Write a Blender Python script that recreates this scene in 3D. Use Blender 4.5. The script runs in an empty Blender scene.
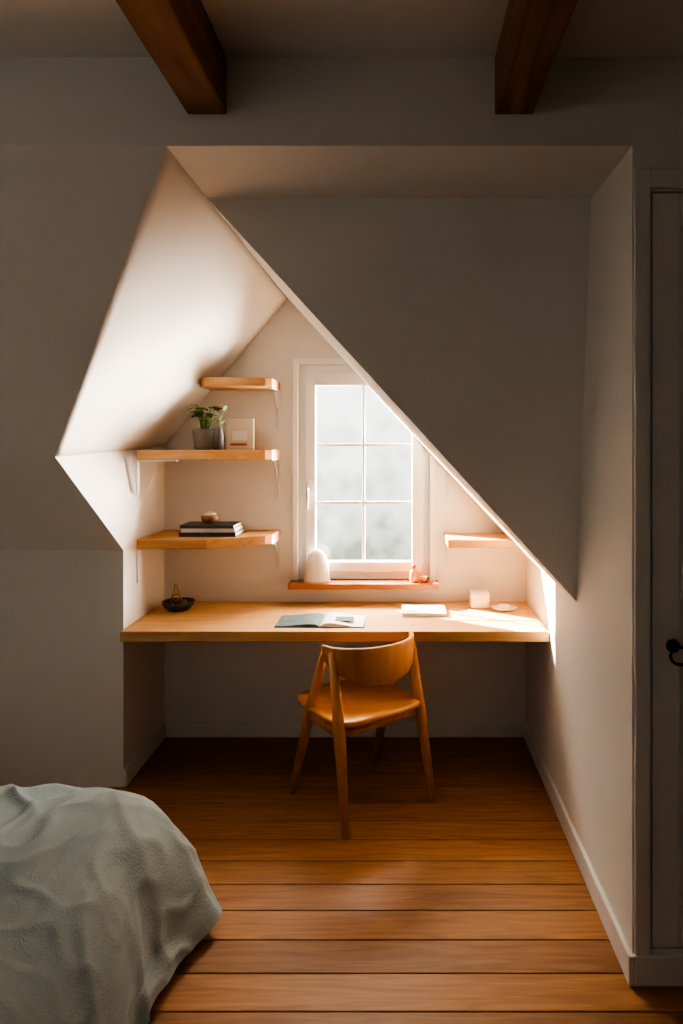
import bpy, bmesh, math, random
from mathutils import Vector, Matrix, noise
random.seed(4)
S = bpy.context.scene
COL = S.collection
XL, XR, YK, YF = -1.31, 0.70, -0.553, -1.715
ZS, ZC = 2.522, 2.79
RX = -0.705            # ridge x
YT = -1.28             # soffit back edge
# ------------------------------------------------------------ materials
def new_mat(name):
    m = bpy.data.materials.new(name); m.use_nodes = True
    nt = m.node_tree; nt.nodes.clear()
    o = nt.nodes.new('ShaderNodeOutputMaterial'); b = nt.nodes.new('ShaderNodeBsdfPrincipled')
    nt.links.new(b.outputs[0], o.inputs[0])
    return m, nt, b
def plain(name, c, rough=.6, metal=0, bump=0.0, bscale=40, var=0.06, vscale=6, bd=.01):
    m, nt, b = new_mat(name); L = nt.links
    b.inputs['Roughness'].default_value = rough; b.inputs['Metallic'].default_value = metal
    tc = nt.nodes.new('ShaderNodeTexCoord')
    n = nt.nodes.new('ShaderNodeTexNoise'); n.inputs['Scale'].default_value = vscale; n.inputs['Detail'].default_value = 4
    L.new(tc.outputs['Object'], n.inputs['Vector'])
    r = nt.nodes.new('ShaderNodeValToRGB')
    r.color_ramp.elements[0].position = .3; r.color_ramp.elements[1].position = .7
    r.color_ramp.elements[0].color = (*[x*(1-var) for x in c], 1); r.color_ramp.elements[1].color = (*[min(1, x*(1+var)) for x in c], 1)
    L.new(n.outputs['Fac'], r.inputs[0]); L.new(r.outputs[0], b.inputs['Base Color'])
    if bump:
        n2 = nt.nodes.new('ShaderNodeTexNoise'); n2.inputs['Scale'].default_value = bscale; n2.inputs['Detail'].default_value = 6
        L.new(tc.outputs['Object'], n2.inputs['Vector'])
        bp = nt.nodes.new('ShaderNodeBump'); bp.inputs['Strength'].default_value = bump; bp.inputs['Distance'].default_value = bd
        L.new(n2.outputs['Fac'], bp.inputs['Height']); L.new(bp.outputs[0], b.inputs['Normal'])
    return m
def wood(name, c1, c2, axis='X', rough=.45, sc=1.0):
    m, nt, b = new_mat(name); L = nt.links
    b.inputs['Roughness'].default_value = rough
    tc = nt.nodes.new('ShaderNodeTexCoord'); mp = nt.nodes.new('ShaderNodeMapping')
    s = {'X': (1.2, 14, 14), 'Y': (14, 1.2, 14), 'Z': (14, 14, 1.2)}[axis]
    mp.inputs['Scale'].default_value = [x*sc for x in s]
    L.new(tc.outputs['Object'], mp.inputs['Vector'])
    n = nt.nodes.new('ShaderNodeTexNoise'); n.inputs['Scale'].default_value = 2.2; n.inputs['Detail'].default_value = 8; n.inputs['Distortion'].default_value = .8
    L.new(mp.outputs[0], n.inputs['Vector'])
    r = nt.nodes.new('ShaderNodeValToRGB')
    r.color_ramp.elements[0].position = .32; r.color_ramp.elements[1].position = .68
    r.color_ramp.elements[0].color = (*c1, 1); r.color_ramp.elements[1].color = (*c2, 1)
    L.new(n.outputs['Fac'], r.inputs[0]); L.new(r.outputs[0], b.inputs['Base Color'])
    bp = nt.nodes.new('ShaderNodeBump'); bp.inputs['Strength'].default_value = .12; bp.inputs['Distance'].default_value = .003
    L.new(n.outputs['Fac'], bp.inputs['Height']); L.new(bp.outputs[0], b.inputs['Normal'])
    return m
def floor_mat():
    m, nt, b = new_mat('floor_boards'); L = nt.links; N = nt.nodes.new
    b.inputs['Roughness'].default_value = .52
    tc = N('ShaderNodeTexCoord'); sep = N('ShaderNodeSeparateXYZ'); L.new(tc.outputs['Object'], sep.inputs[0])
    dv = N('ShaderNodeMath'); dv.operation = 'DIVIDE'; dv.inputs[1].default_value = .14; L.new(sep.outputs['Y'], dv.inputs[0])
    fl = N('ShaderNodeMath'); fl.operation = 'FLOOR'; L.new(dv.outputs[0], fl.inputs[0])
    wn = N('ShaderNodeTexWhiteNoise'); wn.noise_dimensions = '1D'; L.new(fl.outputs[0], wn.inputs['W'])
    mp = N('ShaderNodeMapping'); mp.inputs['Scale'].default_value = (1.4, 14, 1)
    L.new(tc.outputs['Object'], mp.inputs['Vector'])
    comb = N('ShaderNodeCombineXYZ'); mu = N('ShaderNodeMath'); mu.operation = 'MULTIPLY'; mu.inputs[1].default_value = 37
    L.new(wn.outputs['Value'], mu.inputs[0]); L.new(mu.outputs[0], comb.inputs[0]); L.new(mu.outputs[0], comb.inputs[2])
    L.new(comb.outputs[0], mp.inputs['Location'])
    n = N('ShaderNodeTexNoise'); n.inputs['Scale'].default_value = 2.0; n.inputs['Detail'].default_value = 9; n.inputs['Distortion'].default_value = 1.5
    L.new(mp.outputs[0], n.inputs['Vector'])
    r = N('ShaderNodeValToRGB'); r.color_ramp.elements[0].position = .25; r.color_ramp.elements[1].position = .75
    r.color_ramp.elements[0].color = (.24, .10, .032, 1); r.color_ramp.elements[1].color = (.42, .20, .075, 1)
    L.new(n.outputs['Fac'], r.inputs[0])
    mr = N('ShaderNodeMapRange'); mr.inputs['To Min'].default_value = .78; mr.inputs['To Max'].default_value = 1.22
    L.new(wn.outputs['Value'], mr.inputs['Value'])
    hs = N('ShaderNodeHueSaturation'); L.new(mr.outputs[0], hs.inputs['Value']); L.new(r.outputs[0], hs.inputs['Color'])
    L.new(hs.outputs[0], b.inputs['Base Color'])
    bp = N('ShaderNodeBump'); bp.inputs['Strength'].default_value = .12; bp.inputs['Distance'].default_value = .003
    L.new(n.outputs['Fac'], bp.inputs['Height']); L.new(bp.outputs[0], b.inputs['Normal'])
    return m
M_white = plain('white_plaster', (.79, .765, .725), .75, bump=.12, bscale=18, var=.02, vscale=2)
M_room = M_white
M_trim = plain('trim_paint', (.79, .765, .725), .5, var=.02)
M_frame = plain('window_paint', (.90, .885, .86), .4, var=.01)
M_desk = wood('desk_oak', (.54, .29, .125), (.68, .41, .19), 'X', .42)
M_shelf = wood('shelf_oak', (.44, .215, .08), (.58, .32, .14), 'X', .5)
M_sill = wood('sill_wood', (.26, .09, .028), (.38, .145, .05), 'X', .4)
M_chair = wood('chair_oak', (.50, .22, .065), (.64, .31, .105), 'Z', .38, .8)
M_seat = wood('chair_seat_oak', (.60, .24, .055), (.74, .34, .09), 'X', .35, .6)
M_beam = wood('beam_timber', (.15, .065, .025), (.32, .155, .065), 'Y', .7, .5)
M_floor = floor_mat()
M_metal = plain('white_metal', (.7, .68, .64), .5, .1)
M_dark = plain('dark_metal', (.05, .045, .04), .35, .8)
M_duvet = plain('duvet_linen', (.39, .475, .50), .9, bump=.5, bscale=160, var=.05, vscale=9, bd=.004)
M_matt = plain('mattress_cloth', (.5, .48, .45), .9)
M_pot = plain('pot_grey', (.22, .20, .18), .7)
M_pot2 = plain('vase_dark', (.09, .075, .065), .5)
M_leaf = plain('leaf_green', (.12, .23, .035), .45, var=.3, vscale=30)
M_paper = plain('paper', (.80, .77, .72), .7)
M_teal = plain('teal_print', (.08, .13, .14), .5, var=.3, vscale=20)
M_cream = plain('cream_cover', (.66, .56, .44), .6)
M_red = plain('red_ink', (.45, .10, .05), .6)
M_black = plain('black_cover', (.05, .045, .045), .5)
M_ceram = plain('white_ceramic', (.82, .74, .66), .35)
M_brown = plain('brown_clay', (.22, .10, .045), .55)
M_amber = plain('amber_glass', (.80, .20, .01), .2)
M_brass = plain('brass', (.55, .36, .16), .3, .9)
M_glass, nt, b = new_mat('window_glass')
nt.nodes.remove(b)
tr = nt.nodes.new('ShaderNodeBsdfTransparent'); gl = nt.nodes.new('ShaderNodeBsdfGlossy'); gl.inputs['Roughness'].default_value = .03
mx = nt.nodes.new('ShaderNodeMixShader'); mx.inputs[0].default_value = .05
nt.links.new(tr.outputs[0], mx.inputs[1]); nt.links.new(gl.outputs[0], mx.inputs[2])
nt.links.new(mx.outputs[0], nt.nodes['Material Output'].inputs[0])
# ------------------------------------------------------------ mesh helpers
def mk(name, verts, faces, mat, smooth=False, fix=True):
    me = bpy.data.meshes.new(name); me.from_pydata([tuple(v) for v in verts], [], faces); me.update()
    if fix:
        bm = bmesh.new(); bm.from_mesh(me); bmesh.ops.recalc_face_normals(bm, faces=bm.faces); bm.to_mesh(me); bm.free()
    o = bpy.data.objects.new(name, me); COL.objects.link(o); me.materials.append(mat)
    if smooth:
        for p in me.polygons: p.use_smooth = True
    return o
def bev(o, w, seg=2):
    if w:
        md = o.modifiers.new('bevel', 'BEVEL'); md.width = w; md.segments = seg; md.limit_method = 'ANGLE'
    return o
def box(name, a, b, mat, bw=0.0):
    x0, y0, z0 = a; x1, y1, z1 = b
    v = [(x0,y0,z0),(x1,y0,z0),(x1,y1,z0),(x0,y1,z0),(x0,y0,z1),(x1,y0,z1),(x1,y1,z1),(x0,y1,z1)]
    f = [(0,1,2,3),(4,5,6,7),(0,1,5,4),(1,2,6,5),(2,3,7,6),(3,0,4,7)]
    return bev(mk(name, v, f, mat), bw)
def prism(name, pts, off, mat, bw=0.0):
    n = len(pts); off = Vector(off); P = [Vector(p) for p in pts]
    v = P + [p+off for p in P]
    f = [tuple(range(n)), tuple(range(n, 2*n))] + [(i, (i+1) % n, n+(i+1) % n, n+i) for i in range(n)]
    return bev(mk(name, v, f, mat), bw)
def lathe(name, prof, c, mat, seg=32, sx=1, sy=1):
    v = []; f = []; n = len(prof)
    for (r, z) in prof:
        for i in range(seg):
            a = 2*math.pi*i/seg; v.append((c[0]+r*sx*math.cos(a), c[1]+r*sy*math.sin(a), c[2]+z))
    for j in range(n-1):
        for i in range(seg):
            f.append((j*seg+i, j*seg+(i+1) % seg, (j+1)*seg+(i+1) % seg, (j+1)*seg+i))
    f.append(tuple(range(seg))); f.append(tuple((n-1)*seg+i for i in range(seg)))
    return mk(name, v, f, mat, True)
def tube(name, pts, rad, mat, seg=12, closed=False, sq=1.0):
    P = [Vector(p) for p in pts]; n = len(P)
    if not hasattr(rad, '__len__'): rad = [rad]*n
    v = []; f = []
    up = Vector((0.13, .21, 1)).normalized()
    for i, p in enumerate(P):
        if closed: t = P[(i+1) % n]-P[i-1]
        else: t = P[min(i+1, n-1)]-P[max(i-1, 0)]
        t.normalize(); u = up if abs(up.dot(t)) < .95 else Vector((1, .1, 0))
        a = t.cross(u).normalized(); b_ = t.cross(a).normalized()
        for k in range(seg):
            g = 2*math.pi*k/seg; v.append(p+a*rad[i]*math.cos(g)+b_*rad[i]*sq*math.sin(g))
    m_ = n if closed else n-1
    for i in range(m_):
        j = (i+1) % n
        for k in range(seg): f.append((i*seg+k, i*seg+(k+1) % seg, j*seg+(k+1) % seg, j*seg+k))
    if not closed: f.append(tuple(range(seg))); f.append(tuple((n-1)*seg+k for k in range(seg)))
    return mk(name, v, f, mat, True)
def group(name, loc, parts):
    e = bpy.data.objects.new(name, None); e.empty_display_size = .1; e.location = loc; COL.objects.link(e)
    bpy.context.view_layer.update()
    for p in parts:
        p.parent = e; p.matrix_parent_inverse = e.matrix_world.inverted()
    return e
def join(name, parts):
    bpy.ops.object.select_all(action='DESELECT')
    for p in parts:
        bpy.context.view_layer.objects.active = p
        p.select_set(True)
        for md in list(p.modifiers): bpy.ops.object.modifier_apply(modifier=md.name)
    bpy.context.view_layer.objects.active = parts[0]
    bpy.ops.object.join(); parts[0].name = name; return parts[0]
# ------------------------------------------------------------ room shell
XW, XE, YR = -3.0, 2.2, -5.2
k = 0; y = 0.14
v = []; f = []
while y > YR-.1:
    y0, y1 = y-.14+.0018, y-.0018
    js = sorted([XW-.1, XE+.1] + ([random.uniform(-2.4, -1.4)] if k % 2 else [random.uniform(1.2, 1.9)]))
    for xa, xb in zip(js[:-1], js[1:]):
        xa += .001; xb -= .001; n = len(v); e = .0015
        v += [(xa, y0, -.03), (xb, y0, -.03), (xb, y1, -.03), (xa, y1, -.03), (xa, y0, -e), (xb, y0, -e), (xb, y1, -e), (xa, y1, -e),
              (xa+e, y0+e, 0), (xb-e, y0+e, 0), (xb-e, y1-e, 0), (xa+e, y1-e, 0)]
        f += [tuple(n+q for q in t) for t in [(0,3,2,1),(0,1,5,4),(1,2,6,5),(2,3,7,6),(3,0,4,7),(4,5,9,8),(5,6,10,9),(6,7,11,10),(7,4,8,11),(8,9,10,11)]]
    y -= .14; k += 1
mk('floor', v, f, M_floor)
box('subfloor', (XW-.1, YR-.1, -.12), (XE+.1, .2, -.032), M_dark)
OX0, OX1, OZ0, OZ1 = -.567, .167, .87, 2.07
SL = (ZS-1.0)/(XR-RX)
def slz(x): return ZS-SL*(x-RX)
T = .15
w = [box('w', (XL-.2, 0, -.03), (OX0, T, 2.8), M_white), box('w', (OX1, 0, -.03), (XR+.2, T, 2.8), M_white),
     box('w', (OX0, 0, -.03), (OX1, T, OZ0), M_white), box('w', (OX0, 0, OZ1), (OX1, T, 2.8), M_white),
     prism('w', [(RX+(ZS-OZ1)/SL, 0, OZ1), (OX1, 0, slz(OX1)), (OX1, 0, OZ1)], (0, T, 0), M_white)]
join('wall_back', w)
CF = (-1.446, -.92, 1.57)
zc = 1.61
yk2 = YK+.05
prism('wall_left', [(XL, 0, -.03), (XL, yk2, -.03), (XL, yk2, 1.1230), (XL, YK, 1.123), (XL, 0, zc)], (-.05, 0, 0), M_white)
mk('wall_left_upper', [(XL, YK, 1.123), CF, (XL, 0, zc), (XL-.06, YK, 1.123), (CF[0]-.06, CF[1], CF[2]), (XL-.06, 0, zc)],
   [(0, 1, 2), (3, 4, 5), (0, 1, 4, 3), (1, 2, 5, 4), (2, 0, 3, 5)], M_white)
B = Vector(CF); C = Vector((XL, 0.0, zc))
n = 24; v = []; f = []; s0 = .26; DXR = .08
for i in range(n+1):
    s = i/n; xx = RX+DXR*max(0, (s-s0)/(1-s0)); top = Vector((xx, YF*(1-s), slz(xx)))
    for j in range(n+1):
        t = j/n
        v.append(top*(1-t)+(B*(1-s)+C*s)*t)
for i in range(n):
    for j in range(n): f.append((i*(n+1)+j, i*(n+1)+j+1, (i+1)*(n+1)+j+1, (i+1)*(n+1)+j))
o = mk('ceiling_dormer_left', v, f, M_white, True)
md = o.modifiers.new('s', 'SOLIDIFY'); md.thickness = .03; md.offset = -1 if o.data.polygons[0].normal.x > 0 else 1
nr = Vector((SL, 0, 1)).normalized()*.04
prism('ceiling_dormer_right', [(RX, YT, ZS), (XR, -1.073, 1.0), (XR, .0, 1.0), (RX, .0, ZS)], nr, M_white)
prism('wall_gable_right', [(RX, YT, ZS), (XR, -1.073, 1.0), (XR, YT, ZS)], (0, .02, 0.0), M_room)
prism('ceiling_soffit', [(RX, YF+.08, ZS), (XR, YF+.08, ZS), (XR, YT+.03, ZS), (RX, YT+.03, ZS)], (0, 0, .05), M_room)
prism('wall_slope_left', [(XW, YK, 1.123), (XL, YK, 1.123), CF, (RX, YF, ZS), (XW, YF, ZS)], Vector((0, .77, .63))*.05, M_room)
box('wall_knee', (XW, YK, -.03), (XL, yk2, 1.123), M_room)
box('wall_bulkhead', (XW, YF, ZS), (XE, YF+.08, ZC+.05), M_room)
box('wall_right', (XR, YF+.06, -.03), (XR+.06, 0.0, 2.6), M_white)
DX0, DX1, DZ0, DZ1 = .757, 1.50, .10, 2.385
w = [box('w', (XR, YF, -.03), (DX0, YF+.06, ZS), M_room), box('w', (DX1, YF, -.03), (XE, YF+.06, ZS), M_room),
     box('w', (DX0, YF, -.03), (DX1, YF+.06, DZ0), M_room), box('w', (DX0, YF, DZ1), (DX1, YF+.06, ZS), M_room)]
join('wall_front', w)
box('door_light_block', (XR+.06, YF+.06, -.03), (XE, YF+.09, ZS), M_dark)  # unseen panel added to stop outside light leaking through the door gap
box('wall_west', (XW-.06, YR, -.03), (XW, YK, ZC), M_room)
box('wall_east', (XE, YR, -.03), (XE+.06, YF+.1, ZC), M_room)
box('wall_rear', (XW, YR-.06, -.03), (XE, YR, ZC), M_room)
box('ceiling', (XW, YR, ZC), (XE, YF, ZC+.06), M_room)
for nm, xa, xb in (('ceiling_beam', -.640, -.522), ('ceiling_beam', .285, .400)):
    o = box(nm, (xa, YR, 2.615), (xb, YF, ZC), M_beam, .006)
BH = .085
box('baseboard_back', (XL+.013, -.014, 0), (XR-.013, 0, BH), M_trim, .004)
box('baseboard_left', (XL, YK, 0), (XL+.014, 0, BH), M_trim, .004)
box('baseboard_right', (XR-.016, YF-.018, 0), (XR, 0, BH+.005), M_trim, .004)
box('baseboard_front', (XR-.0, YF-.018, 0), (XE, YF, BH+.005), M_trim, .004)
# door (cupboard)
cas = [box('c', (XR+.004, YF-.014, BH+.005), (DX0-.006, YF, DZ1+.065), M_trim, .004),
       box('c', (DX0-.006, YF-.014, DZ1+.006), (DX1+.05, YF, DZ1+.065), M_trim, .004),
       box('c', (DX1+.006, YF-.014, BH+.005), (DX1+.05, YF, DZ1+.006), M_trim, .004)]
join('trim_door', cas)
g = .004
x0, x1, z0, z1 = DX0+g, DX1-g, DZ0+g, DZ1-g
dp = [box('panel', (x0+.02, YF+.012, z0+.02), (x1-.02, YF+.03, z1-.02), M_trim),
      box('stile_1', (x0, YF+.001, z0), (x0+.085, YF+.035, z1), M_trim, .003), box('stile_2', (x1-.085, YF+.001, z0), (x1, YF+.035, z1), M_trim, .003),
      box('rail_1', (x0+.085, YF+.001, z0), (x1-.085, YF+.035, z0+.12), M_trim, .003), box('rail_2', (x0+.085, YF+.001, z1-.1), (x1-.085, YF+.035, z1), M_trim, .003),
      box('rail_3', (x0+.085, YF+.001, 1.15), (x1-.085, YF+.035, 1.26), M_trim, .003)]
hc = Vector((.822, YF, 1.015))
def disc(name, c, r, d, mat):
    v = []; f = []; sg = 24
    for yy, rr in ((0, r), (-d*.6, r), (-d, r*.7)):
        for i in range(sg):
            a = 2*math.pi*i/sg; v.append((c[0]+rr*math.cos(a), c[1]+yy, c[2]+rr*math.sin(a)))
    for j in range(2):
        for i in range(sg): f.append((j*sg+i, j*sg+(i+1) % sg, (j+1)*sg+(i+1) % sg, (j+1)*sg+i))
    f += [tuple(range(sg)), tuple(2*sg+i for i in range(sg))]
    return mk(name, v, f, mat, True)
dp += [disc('rosette', hc, .020, .010, M_dark), tube('knob_stem', [hc+Vector((0, -.008, 0)), hc+Vector((0, -.03, 0))], .007, M_dark),
       tube('ring_pull', [hc+Vector((.012+.030*math.cos(a), -.030, -.022+.026*math.sin(a))) for a in [2*math.pi*i/28 for i in range(28)]], .0045, M_dark, closed=True)]
group('door_1', (1.1, YF, .1), dp)
# ------------------------------------------------------------ window
wp = []
fy0, fy1 = .035, .11
def fr(nm, x0, z0, x1, z1, ya, yb, m=M_frame, bw=.004): wp.append(box(nm, (x0, ya, z0), (x1, yb, z1), m, bw))
fr('frame_left', OX0, OZ0, OX0+.045, OZ1, fy0, fy1); fr('frame_right', OX1-.045, OZ0, OX1, OZ1, fy0, fy1)
fr('frame_top', OX0+.045, OZ1-.05, OX1-.045, OZ1, fy0, fy1); fr('frame_bottom', OX0+.045, OZ0, OX1-.045, OZ0+.045, fy0, fy1)
gx0, gx1, gz0, gz1 = -.472, .067, .968, 1.953
fr('sash_left', OX0+.04, OZ0+.04, gx0, OZ1-.045, .018, .075); fr('sash_right', gx1, OZ0+.04, OX1-.04, OZ1-.045, .018, .075)
fr('sash_top', gx0, gz1, gx1, OZ1-.045, .018, .075); fr('sash_bottom', gx0, OZ0+.04, gx1, gz0, .018, .075)
mxx = -.205
fr('muntin_v', mxx-.008, gz0, mxx+.008, gz1, .045, .060, bw=.002)
for i, z in enumerate((1.295, 1.62)): fr('muntin_h%d' % i, gx0, z-.008, gx1, z+.008, .046, .059, bw=.002)
wp.append(box('glass', (gx0, .051, gz0), (gx1, .054, gz1), M_glass))
hx = -.512
wp.append(box('handle_plate', (hx-.012, .008, 1.33), (hx+.012, .018, 1.42), M_metal, .004))
wp.append(tube('handle_lever', [(hx, .010, 1.375), (hx, -.022, 1.375), (hx, -.028, 1.36), (hx, -.028, 1.27)], [.008, .008, .009, .008], M_metal))
group('window_1', (-.2, .05, .87), wp)
cw = .028; cd = -.014
def sx_at(z): return RX+(ZS-z)/SL
c = [box('c', (OX0-cw, cd, OZ0), (OX0, 0, OZ1+cw), M_frame, .003),
     prism('c', [(OX0, cd, OZ1), (sx_at(OZ1)-.004, cd, OZ1), (sx_at(OZ1+cw)-.004, cd, OZ1+cw), (OX0, cd, OZ1+cw)], (0, -cd, 0), M_frame),
     prism('c', [(OX1, cd, OZ0), (OX1+cw, cd, OZ0), (OX1+cw, cd, slz(OX1+cw)-.004), (OX1, cd, slz(OX1)-.004)], (0, -cd, 0), M_frame)]
join('trim_window', c)
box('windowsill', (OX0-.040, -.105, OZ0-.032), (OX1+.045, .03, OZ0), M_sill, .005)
# ------------------------------------------------------------ desk + shelves
DT = .75
parts = [prism('top', [(XL+.002, -.002, DT-.05), (XL+.002, -.60, DT-.05), (XR-.002, -.60, DT-.05), (XR-.002, -.002, DT-.05)], (0, 0, .05), M_desk, .004),
         box('wall_cleat', (XL+.05, -.03, DT-.085), (XR-.05, -.002, DT-.05), M_white, .002)]
group('wall_mounted_desk', (-.3, -.3, .7), parts)
def bracket(x, ytip, z, h=.22, y0=0):
    return [box('bracket_v', (x-.009, y0-.006, z-h), (x+.009, y0-.0005, z), M_metal, .001),
            box('bracket_h', (x-.008, ytip, z-.006), (x+.008, y0-.004, z), M_metal, .001),
            tube('bracket_brace', [(x, y0-.006, z-h*.6), (x, ytip*.5, z-.005)], .0035, M_metal, 6)]
def side_bracket(y, z, h=.17):
    return [box('bracket_side_v', (XL+.0005, y-.011, z-h), (XL+.007, y+.011, z), M_metal, .001),
            box('bracket_side_h', (XL+.004, y-.009, z-.006), (XL+.2, y+.009, z), M_metal, .001)]
xr = -.668
def shelf_poly(z, ):
    return [(XL+.002, -.002, z), (XL+.002, -.40, z), (-.96, -.40, z), (-.70, -.25, z), (xr, -.22, z), (xr, -.002, z)]
z3, z2, z1 = 1.103, 1.545, 1.925
group('corner_shelf', (-1, -.1, z3), [prism('board', shelf_poly(z3), (0, 0, .047), M_shelf, .004)]+bracket(xr-.01, -.2, z3, .16)+side_bracket(-.385, z3))
group('corner_shelf', (-1, -.1, z2), [prism('board', shelf_poly(z2), (0, 0, .05), M_shelf, .004)]+bracket(xr-.01, -.2, z2, .22)+side_bracket(-.385, z2))
group('corner_shelf', (-.9, -.1, z1), [prism('board', [(-1.055, -.002, z1), (-1.055, -.18, z1), (-1.02, -.25, z1), (-.95, -.28, z1), (-.70, -.25, z1), (xr, -.22, z1), (xr, -.002, z1)], (0, 0, .045), M_shelf, .004)]+bracket(xr-.01, -.2, z1, .22))
zr = 1.092
group('small_shelf', (.4, -.1, zr), [prism('board', [(.245, -.002, zr), (.245, -.29, zr), (.575, -.29, zr), (.575, -.002, zr)], (0, 0, .042), M_shelf, .004)]
      + bracket(.262, -.2, zr, .15) + [box('bracket_rail', (.251, -.006, 1.33), (.273, -.0005, 1.50), M_metal, .001)])
# ------------------------------------------------------------ chair
cc = Vector((-.170, -.652, 0)); u = Vector((.61, -.792, 0)); vv = Vector((.792, .61, 0))
def ch(a, b_, z): return cc+vv*a+u*b_+Vector((0, 0, z))
P = []
hw = .222
for s in (-1, 1):
    P.append(tube('leg_back', [ch(s*hw*1.06, .218, 0), ch(s*hw*.99, .145, .40), ch(s*hw*.97, .080, .728)], [.015, .027, .018], M_chair, 14))
    P.append(tube('leg_front', [ch(s*hw*1.06, -.238, 0), ch(s*hw*.99, -.11, .40), ch(s*hw*.96, .010, .708)], [.015, .027, .017], M_chair, 14))
    P.append(tube('rail_side', [ch(s*hw*.97, -.11, .405), ch(s*hw*.97, .145, .395)], .017, M_chair, 10, sq=1.3))
P.append(tube('rail_front', [ch(-hw, -.10, .40), ch(hw, -.10, .40)], .015, M_chair, 10, sq=1.3))
P.append(tube('rail_back', [ch(-hw, .13, .39), ch(hw, .13, .39)], .015, M_chair, 10, sq=1.3))
n = 48; v = []; f = []
rings = [(.0, .0), (.35, .0), (.7, .0), (.93, .0), (1.0, -.008), (1.0, -.022), (.95, -.030)]
for k, (r, dz) in enumerate(rings):
    for i in range(n):
        a = 2*math.pi*i/n; ca, sa = math.cos(a), math.sin(a); e = .42
        lx = .240*r*math.copysign(abs(ca)**e, ca); ly = -.036+.228*r*math.copysign(abs(sa)**e, sa)
        dish = -.012*(1-r*r) if k < 4 else 0
        v.append(ch(lx, ly, .452+dz+dish+(.008*(-ly/.2) if ly < 0 else 0)))
for k in range(len(rings)-1):
    for i in range(n): f.append((k*n+i, k*n+(i+1) % n, (k+1)*n+(i+1) % n, (k+1)*n+i))
f.append(tuple((len(rings)-1)*n+i for i in range(n)))
P.append(mk('seat', v, f, M_seat, True))
v = []; f = []; n = 32
for i in range(n+1):
    a = math.radians(-88+176*i/n); c_ = math.cos(a); s_ = math.sin(a)
    lx = .222*s_; ly = .010+.190*c_**.85 if c_ > 0 else .010
    nx = Vector((s_, c_*1.0, 0)).normalized()
    ztop = .748+.004*c_; zb = .704-.125*c_**.8; lean = .02
    sec = []
    th = .011
    for (o_, zf) in ((-th, .06), (-th*.6, 0), (th*.6, 0), (th, .06), (th, .94), (th*.6, 1), (-th*.6, 1), (-th, .94)):
        z = zb+(ztop-zb)*zf
        sec.append(ch(lx+nx.x*o_, ly+nx.y*(o_+lean*(zf-.5)*c_), z))
    v += sec
for i in range(n):
    for k in range(8): f.append((i*8+k, i*8+(k+1) % 8, (i+1)*8+(k+1) % 8, (i+1)*8+k))
f.append(tuple(range(8))); f.append(tuple(n*8+k for k in range(8)))
P.append(mk('backrest', v, f, M_chair, True))
group('wooden_armchair', cc, P)
# ------------------------------------------------------------ bed
bx0, bx1, by0, by1 = -2.75, -.64, -3.55, -1.40     # outer (hem) footprint
prof = [(.95, .515), (.8, .517), (.7, .516), (.60, .515), (.50, .52), (.40, .52), (.33, .515), (.27, .505), (.22, .485), (.17, .452), (.125, .405), (.09, .345), (.065, .28), (.045, .21), (.03, .14), (.012, .09), (0, .05)]
def rrect(inset, t, R):
    x0, x1, y0, y1 = bx0+inset, bx1-inset, by0+inset, by1-inset*.5
    r = max(.05, min(R, (x1-x0)/2-.001, (y1-y0)/2-.001))
    segs = [(x1-r, y0+r, -90, 0), (x1-r, y1-r, 0, 90), (x0+r, y1-r, 90, 180), (x0+r, y0+r, 180, 270)]
    k = int(t*4) % 4; q = t*4-int(t*4)
    cx, cy, a0, a1 = segs[k]
    if q < .35:
        a = math.radians(a0+(a1-a0)*q/.35); return cx+r*math.cos(a), cy+r*math.sin(a), math.cos(a), math.sin(a)
    q = (q-.35)/.65; nx_ = segs[(k+1) % 4]; a = math.radians(a1)
    p0 = (cx+r*math.cos(a), cy+r*math.sin(a)); p1 = (nx_[0]+r*math.cos(a), nx_[1]+r*math.sin(a))
    return p0[0]+(p1[0]-p0[0])*q, p0[1]+(p1[1]-p0[1])*q, math.cos(a), math.sin(a)
NT = 800; v = []; f = []
pr = []
for i in range(len(prof)-1):
    ns = 12 if i < 5 else 6
    for s in range(ns): pr.append(tuple(prof[i][k]+(prof[i+1][k]-prof[i][k])*s/ns for k in range(2)))
pr.append(prof[-1])
def ridge(p, s=3.0):
    return max(0, 1-abs(noise.noise(p))*s)
for (ins, z) in pr:
    hang = max(0, min(1, (.5-z)/.45))
    for i in range(NT):
        t = i/NT
        x, y, nx_, ny_ = rrect(ins, t, .10+.25*(ins if ins < .6 else .6))
        per = i/NT*62
        fold = math.sin(per*1.7+2.2*noise.noise(Vector((per*.35, 0, 0))))*.5+noise.noise(Vector((per*.9, z*2, 3)))*.9
        amp = .046*hang
        x += nx_*fold*amp; y += ny_*fold*amp
        dcorner = math.exp(-(((x-bx1)**2+(y-by1-.05)**2)/.10))
        x += nx_*(dcorner*.01-.05*(1-dcorner))*hang
        p = Vector((x*2.2, y*3.0, z*2.0))
        wv = noise.noise(p)*.018+noise.noise(p*2.3+Vector((5, 1, 0)))*.010
        pd = Vector((x*1.3+y*2.6, (y-x)*.9, z*2))
        wv += .026*ridge(pd*1.3+Vector((3, 8, 0)), 4)**1.5*max(0, .35+noise.noise(Vector((x*1.7, y*1.7, 4)))*1.4)
        wv += .014*ridge(Vector((x*4+y*1.5, y*3-x, 1)), 4)**1.5
        wv += .009*ridge(Vector((x*7-y*4, y*5+x*3, z*6)), 4)**1.5
        hem = (.03*noise.noise(Vector((per*.5, 9, 1)))) if hang > .8 else 0
        v.append((x+nx_*wv*hang, y+ny_*wv*hang, max(.012, z+wv*(1-hang*.8)+hem)))
for j in range(len(pr)-1):
    for i in range(NT): f.append((j*NT+i, j*NT+(i+1) % NT, (j+1)*NT+(i+1) % NT, (j+1)*NT+i))
f.append(tuple(range(NT)))
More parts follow.
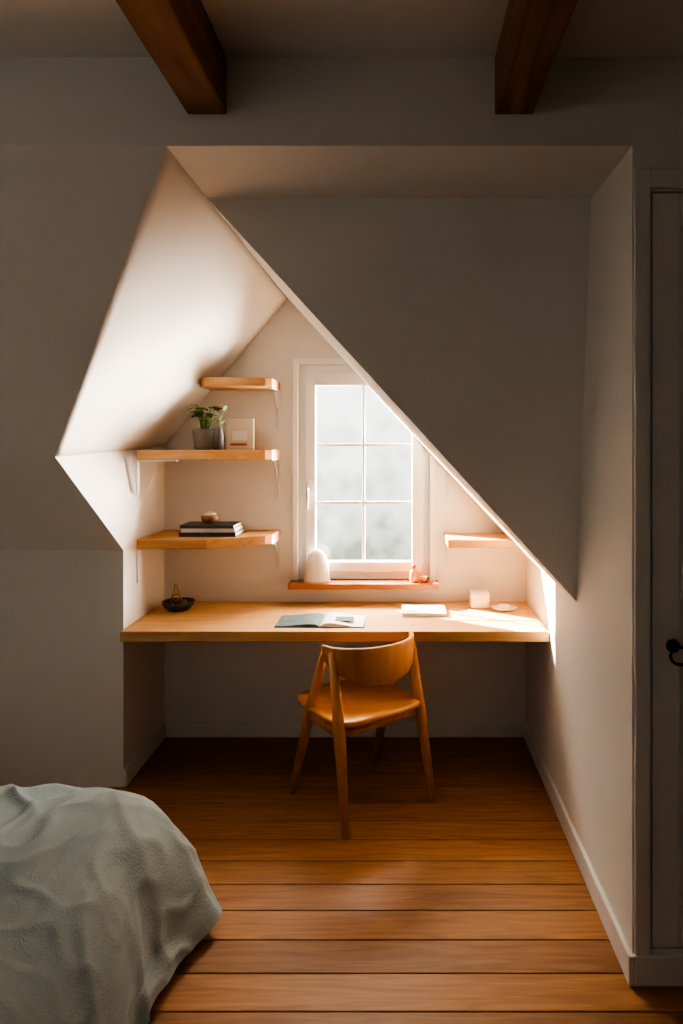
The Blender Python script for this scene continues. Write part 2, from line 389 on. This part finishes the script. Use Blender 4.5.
dv = mk('duvet', v, f, M_duvet, True)
bd = [dv, box('mattress', (bx0+.30, by0+.30, .22), (bx1-.30, by1-.2, .45), M_matt, .04), box('bed_base', (bx0+.32, by0+.32, .08), (bx1-.32, by1-.22, .22), M_shelf, .01)]
for i, (x, y) in enumerate(((bx0+.38, by0+.38), (bx1-.38, by0+.38), (bx0+.38, by1-.38), (bx1-.38, by1-.38))):
    bd.append(box('bed_leg_%d' % i, (x-.03, y-.03, 0), (x+.03, y+.03, .08), M_shelf, .003))
group('bed', ((bx0+bx1)/2, (by0+by1)/2, 0), bd)
# ------------------------------------------------------------ desk items
def leafpage(name, x0, x1, y0, y1, z, bulge, mat, flip=False, rot=0, c=(0, 0)):
    v = []; f = []; n = 12
    for i in range(n+1):
        t = i/n; x = x0+(x1-x0)*t; tt = t if not flip else 1-t
        h = bulge*math.sin(math.pi*min(1, tt*1.25)**.6)*(1-tt*.4)+.003
        for yy in (y0, y1):
            for zz in (0, h):
                X, Y = x-c[0], yy-c[1]
                v.append((c[0]+X*math.cos(rot)-Y*math.sin(rot), c[1]+X*math.sin(rot)+Y*math.cos(rot), z+zz))
    for i in range(n):
        a = i*4; b_ = a+4
        f += [(a, b_, b_+1, a+1), (a+2, b_+2, b_+3, a+3), (a+1, b_+1, b_+3, a+3), (a, b_, b_+2, a+2)]
    f += [(0, 1, 3, 2), (n*4, n*4+1, n*4+3, n*4+2)]
    return mk(name, v, f, mat)
mc = (-.375, -.42)
ox = mc[0]+.40; oy = mc[1]+.43
mg = [leafpage('page_left', -.62+ox, -.405+ox, -.545+oy, -.335+oy, DT+.003, .012, M_teal, True, -.02, mc), leafpage('page_right', -.405+ox, -.20+ox, -.545+oy, -.335+oy, DT+.003, .018, M_paper, False, -.02, mc),
      box('cover', (-.625+ox, -.548+oy, DT), (-.195+ox, -.332+oy, DT+.003), M_teal)]
mg.append(box('print_block', (-.34+ox, -.50+oy, DT+.0205), (-.25+ox, -.42+oy, DT+.0212), M_teal))
group('open_magazine', (mc[0], mc[1], DT), mg)
group('notebook', (.13, -.25, DT), [box('cover_bottom', (.01, -.34, DT), (.235, -.15, DT+.004), M_cream, .001), box('pages', (.013, -.337, DT+.004), (.232, -.153, DT+.016), M_paper), box('cover_top', (.01, -.34, DT+.016), (.235, -.15, DT+.020), M_paper, .001), box('label', (.05, -.28, DT+.0203), (.14, -.23, DT+.021), M_cream)])
group('small_speaker', (.43, -.13, DT), [box('body', (.375, -.17, DT), (.475, -.08, DT+.088), M_ceram, .012), box('grille', (.385, -.1725, DT+.012), (.465, -.169, DT+.075), M_cream, .003)])
group('soap_dish', (.53, -.20, DT), [lathe('dish', [(.02, 0), (.035, .002), (.05, .012), (.052, .018), (.048, .018), (.035, .008), (.01, .006)], (.55, -.20, DT), M_ceram, 32, 1.3, .9), lathe('lump', [(.001, .035), (.02, .033), (.032, .022), (.034, .014), (.02, .006)], (.545, -.20, DT), M_ceram, 24, 1.2, .8)])
bc = (-1.165, -.20, DT)
pp = [lathe('bowl', [(.03, 0), (.055, .006), (.078, .03), (.084, .05), (.079, .05), (.07, .03), (.04, .014), (.001, .012)], bc, M_black, 32)]
for i in range(3):
    a0 = i*1.1
    pp.append(tube('wire_ring', [(bc[0]-.012+.026*math.cos(a)*math.cos(a0), bc[1]+.026*math.cos(a)*math.sin(a0), bc[2]+.055+i*.028+.030*math.sin(a)) for a in [2*math.pi*k/20 for k in range(20)]], .0035, M_brass, 8, True))
pp.append(lathe('candle', [(.02, .012), (.02, .05), (.016, .056), (.001, .056)], (bc[0]+.025, bc[1], bc[2]), M_brown, 20))
group('trinket_bowl', bc, pp)
sc_ = (-.455, -.045, OZ0)
group('dome_diffuser', sc_, [lathe('body', [(.066, 0), (.070, .006), (.069, .05), (.062, .10), (.048, .145), (.030, .168), (.012, .178), (.001, .18)], sc_, M_ceram, 40, 1, .75), lathe('base', [(.071, 0), (.072, .008), (.07, .012)], sc_, M_cream, 40, 1, .75)])
bt = (.075, -.055, OZ0)
group('amber_bottle', bt, [lathe('body', [(.020, 0), (.024, .005), (.024, .05), (.018, .062), (.009, .07), (.009, .085), (.001, .086)], bt, M_amber, 24), lathe('cap', [(.011, .075), (.011, .095), (.001, .096)], bt, M_brown, 20)])
bt2 = (.13, -.055, OZ0)
group('tea_light', bt2, [lathe('holder', [(.018, 0), (.020, .03), (.017, .03), (.015, .01), (.001, .01)], bt2, M_amber, 24)])
zt = z3+.0475
bk = []
for i, (x0, x1, y0, y1, h, m1) in enumerate(((-1.13, -.84, -.30, -.10, .022, M_black), (-1.12, -.845, -.295, -.11, .020, M_cream), (-1.125, -.85, -.30, -.12, .016, M_black))):
    bk += [box('cover_%d' % i, (x0, y0, zt), (x1, y1, zt+.003), m1), box('pages_%d' % i, (x0+.004, y0+.003, zt+.003), (x1-.004, y1-.004, zt+h-.003), M_paper),
           box('cover_top_%d' % i, (x0, y0, zt+h-.003), (x1, y1, zt+h), m1), box('spine_%d' % i, (x0, y0-.002, zt), (x1, y0+.002, zt+h), m1 if i != 1 else M_paper)]
    zt += h+.0005
group('stacked_books', (-1, -.2, z3+.0475), bk)
bw_ = (-1.0, -.20, zt)
group('clay_bowl', bw_, [lathe('bowl', [(.02, 0), (.038, .01), (.045, .03), (.044, .042), (.038, .042), (.03, .02), (.001, .012)], bw_, M_brown, 28), lathe('lid', [(.038, .042), (.03, .052), (.01, .06), (.001, .06)], bw_, M_cream, 28)])
zt = z2+.05
pc = Vector((-1.04, -.17, zt))
pl = [lathe('pot', [(.045, 0), (.050, .004), (.060, .10), (.062, .11), (.056, .11), (.054, .09), (.001, .088)], pc, M_pot, 32)]
def leaf(base, direction, L, W, droop):
    d = Vector(direction).normalized(); side = d.cross(Vector((0, 0, 1))).normalized(); v = []; f = []; n = 8
    for i in range(n+1):
        t = i/n; wd = W*math.sin(math.pi*t**.8)**.8 if 0 < t < 1 else .0008
        p = Vector(base)+d*L*t+Vector((0, 0, -droop*t*t*L))
        v += [p-side*wd, p+Vector((0, 0, -.15*wd)), p+side*wd]
    for i in range(n): f += [(i*3, i*3+1, i*3+4, i*3+3), (i*3+1, i*3+2, i*3+5, i*3+4)]
    return mk('leaf', v, f, M_leaf, True, False)
lv = []
for i in range(16):
    a = random.uniform(0, 6.28); r = random.uniform(.01, .07); h = random.uniform(.06, .15)
    top = pc+Vector((r*math.cos(a), r*math.sin(a), .09+h))
    if top.x < -1.09: top.x = -1.08
    lv.append(tube('stem', [pc+Vector((.01*math.cos(a), .01*math.sin(a), .085)), pc.lerp(top, .6)+Vector((0, 0, .03)), top], [.003, .0025, .002], M_leaf, 6))
    for q in range(3):
        aa = a+random.uniform(-1.3, 1.3)
        lv.append(leaf(top, (math.cos(aa), math.sin(aa), random.uniform(-.1, .9)), random.uniform(.040, .062), random.uniform(.016, .023), .4))
pl.append(join('foliage', lv))
group('potted_plant', pc, pl)
vc = (-.945, -.24, zt)
group('bud_vase', vc, [lathe('vase', [(.022, 0), (.028, .004), (.029, .07), (.022, .10), (.020, .115), (.016, .115), (.016, .08), (.001, .078)], vc, M_pot2, 28),
                       tube('sprig', [(vc[0], vc[1], vc[2]+.08), (vc[0]+.01, vc[1], vc[2]+.16), (vc[0]+.03, vc[1], vc[2]+.21)], .0025, M_leaf, 6)] +
      [leaf((vc[0]+.01, vc[1], vc[2]+.13), (.6, -.3, .8), .05, .014, .3), leaf((vc[0]+.03, vc[1], vc[2]+.2), (.3, -.2, .9), .05, .014, .3)])
group('picture_book', (-.86, -.12, zt), [box('cover', (-.93, -.13, zt), (-.785, -.105, zt+.165), M_cream, .003), box('label', (-.90, -.1315, zt+.05), (-.82, -.130, zt+.10), M_paper), box('stripe', (-.91, -.1318, zt+.022), (-.82, -.130, zt+.034), M_red)])
# ------------------------------------------------------------ world, lights, camera
w = bpy.data.worlds.new('World'); S.world = w; w.use_nodes = True; nt = w.node_tree; nt.nodes.clear()
N = nt.nodes.new; L = nt.links
out = N('ShaderNodeOutputWorld'); bg = N('ShaderNodeBackground'); L.new(bg.outputs[0], out.inputs[0])
tc = N('ShaderNodeTexCoord'); sp = N('ShaderNodeSeparateXYZ'); L.new(tc.outputs['Generated'], sp.inputs[0])
nz = N('ShaderNodeTexNoise'); nz.inputs['Scale'].default_value = 26; nz.inputs['Detail'].default_value = 4; L.new(tc.outputs['Generated'], nz.inputs['Vector'])
ad = N('ShaderNodeMath'); ad.operation = 'MULTIPLY_ADD'; ad.inputs[1].default_value = .40; L.new(nz.outputs['Fac'], ad.inputs[0]); L.new(sp.outputs['Z'], ad.inputs[2])
rp = N('ShaderNodeValToRGB'); e = rp.color_ramp.elements
e[0].position = 0.0; e[0].color = (.30, .32, .25, 1); e[1].position = 1; e[1].color = (1, 1, .98, 1)
mr = N('ShaderNodeMapRange'); mr.inputs['From Min'].default_value = -.02; mr.inputs['From Max'].default_value = .25
L.new(ad.outputs[0], mr.inputs['Value']); L.new(mr.outputs[0], rp.inputs[0])
x = rp.color_ramp.elements.new(.40); x.color = (.62, .64, .56, 1)
L.new(rp.outputs[0], bg.inputs['Color']); bg.inputs['Strength'].default_value = 2.3
def area(name, loc, target, sx, sy, power, col, portal=False):
    ld = bpy.data.lights.new(name, 'AREA'); ld.shape = 'RECTANGLE'; ld.size = sx; ld.size_y = sy; ld.energy = power; ld.color = col
    o = bpy.data.objects.new(name, ld); COL.objects.link(o); o.location = loc
    o.rotation_euler = (Vector(target)-Vector(loc)).to_track_quat('-Z', 'Y').to_euler()
    if portal: ld.cycles.is_portal = True
    return o
area('sky_portal', (-.2, .17, 1.47), (-.2, -1, 1.47), .74, 1.22, 1, (1, 1, 1), True)
area('window_fill_above', (-.2, 1.2, 3.3), (-.2, 0, 1.5), 2.2, 1.3, 650, (1, .89, .76))  # added fill outside, above the camera's view, boosting sky light through the window
area('window_fill_side', (2.2, 2.1, 1.1), (-.2, 0, 1.5), 2.0, 2.2, 2700, (1, .92, .83))  # added fill off to the right outside, brightens the left slope and alcove
area('room_fill', (-1.2, -4.9, 2.2), (-1.3, -2.2, .5), 1.6, .8, 3.6, (.92, .97, 1))  # added weak fill behind the camera, lifts the bed and front walls
sd = bpy.data.lights.new('sun', 'SUN'); sd.energy = 150; sd.angle = .03; sd.color = (1, .80, .56)
so = bpy.data.objects.new('sun', sd); COL.objects.link(so); so.location = (-3, 3, 4)
so.rotation_euler = Vector((.70, -.46, -.55)).to_track_quat('-Z', 'Y').to_euler()
cam = bpy.data.cameras.new('camera'); co = bpy.data.objects.new('camera', cam); COL.objects.link(co)
co.location = (0, -3.75, 1.62); co.rotation_euler = (math.pi/2, 0, 0)
K, cxp, cyp = 1.0, 341.5, 512
cam.sensor_fit = 'VERTICAL'; cam.sensor_height = 36; cam.sensor_width = 24; cam.lens = 675/1024*36*K
cam.shift_x = (cxp-400)/1024*K; cam.shift_y = -(cyp-445)/1024*K
cam.clip_start = .05
S.camera = co
S.view_settings.view_transform = 'AgX'; S.view_settings.look = 'AgX - High Contrast'
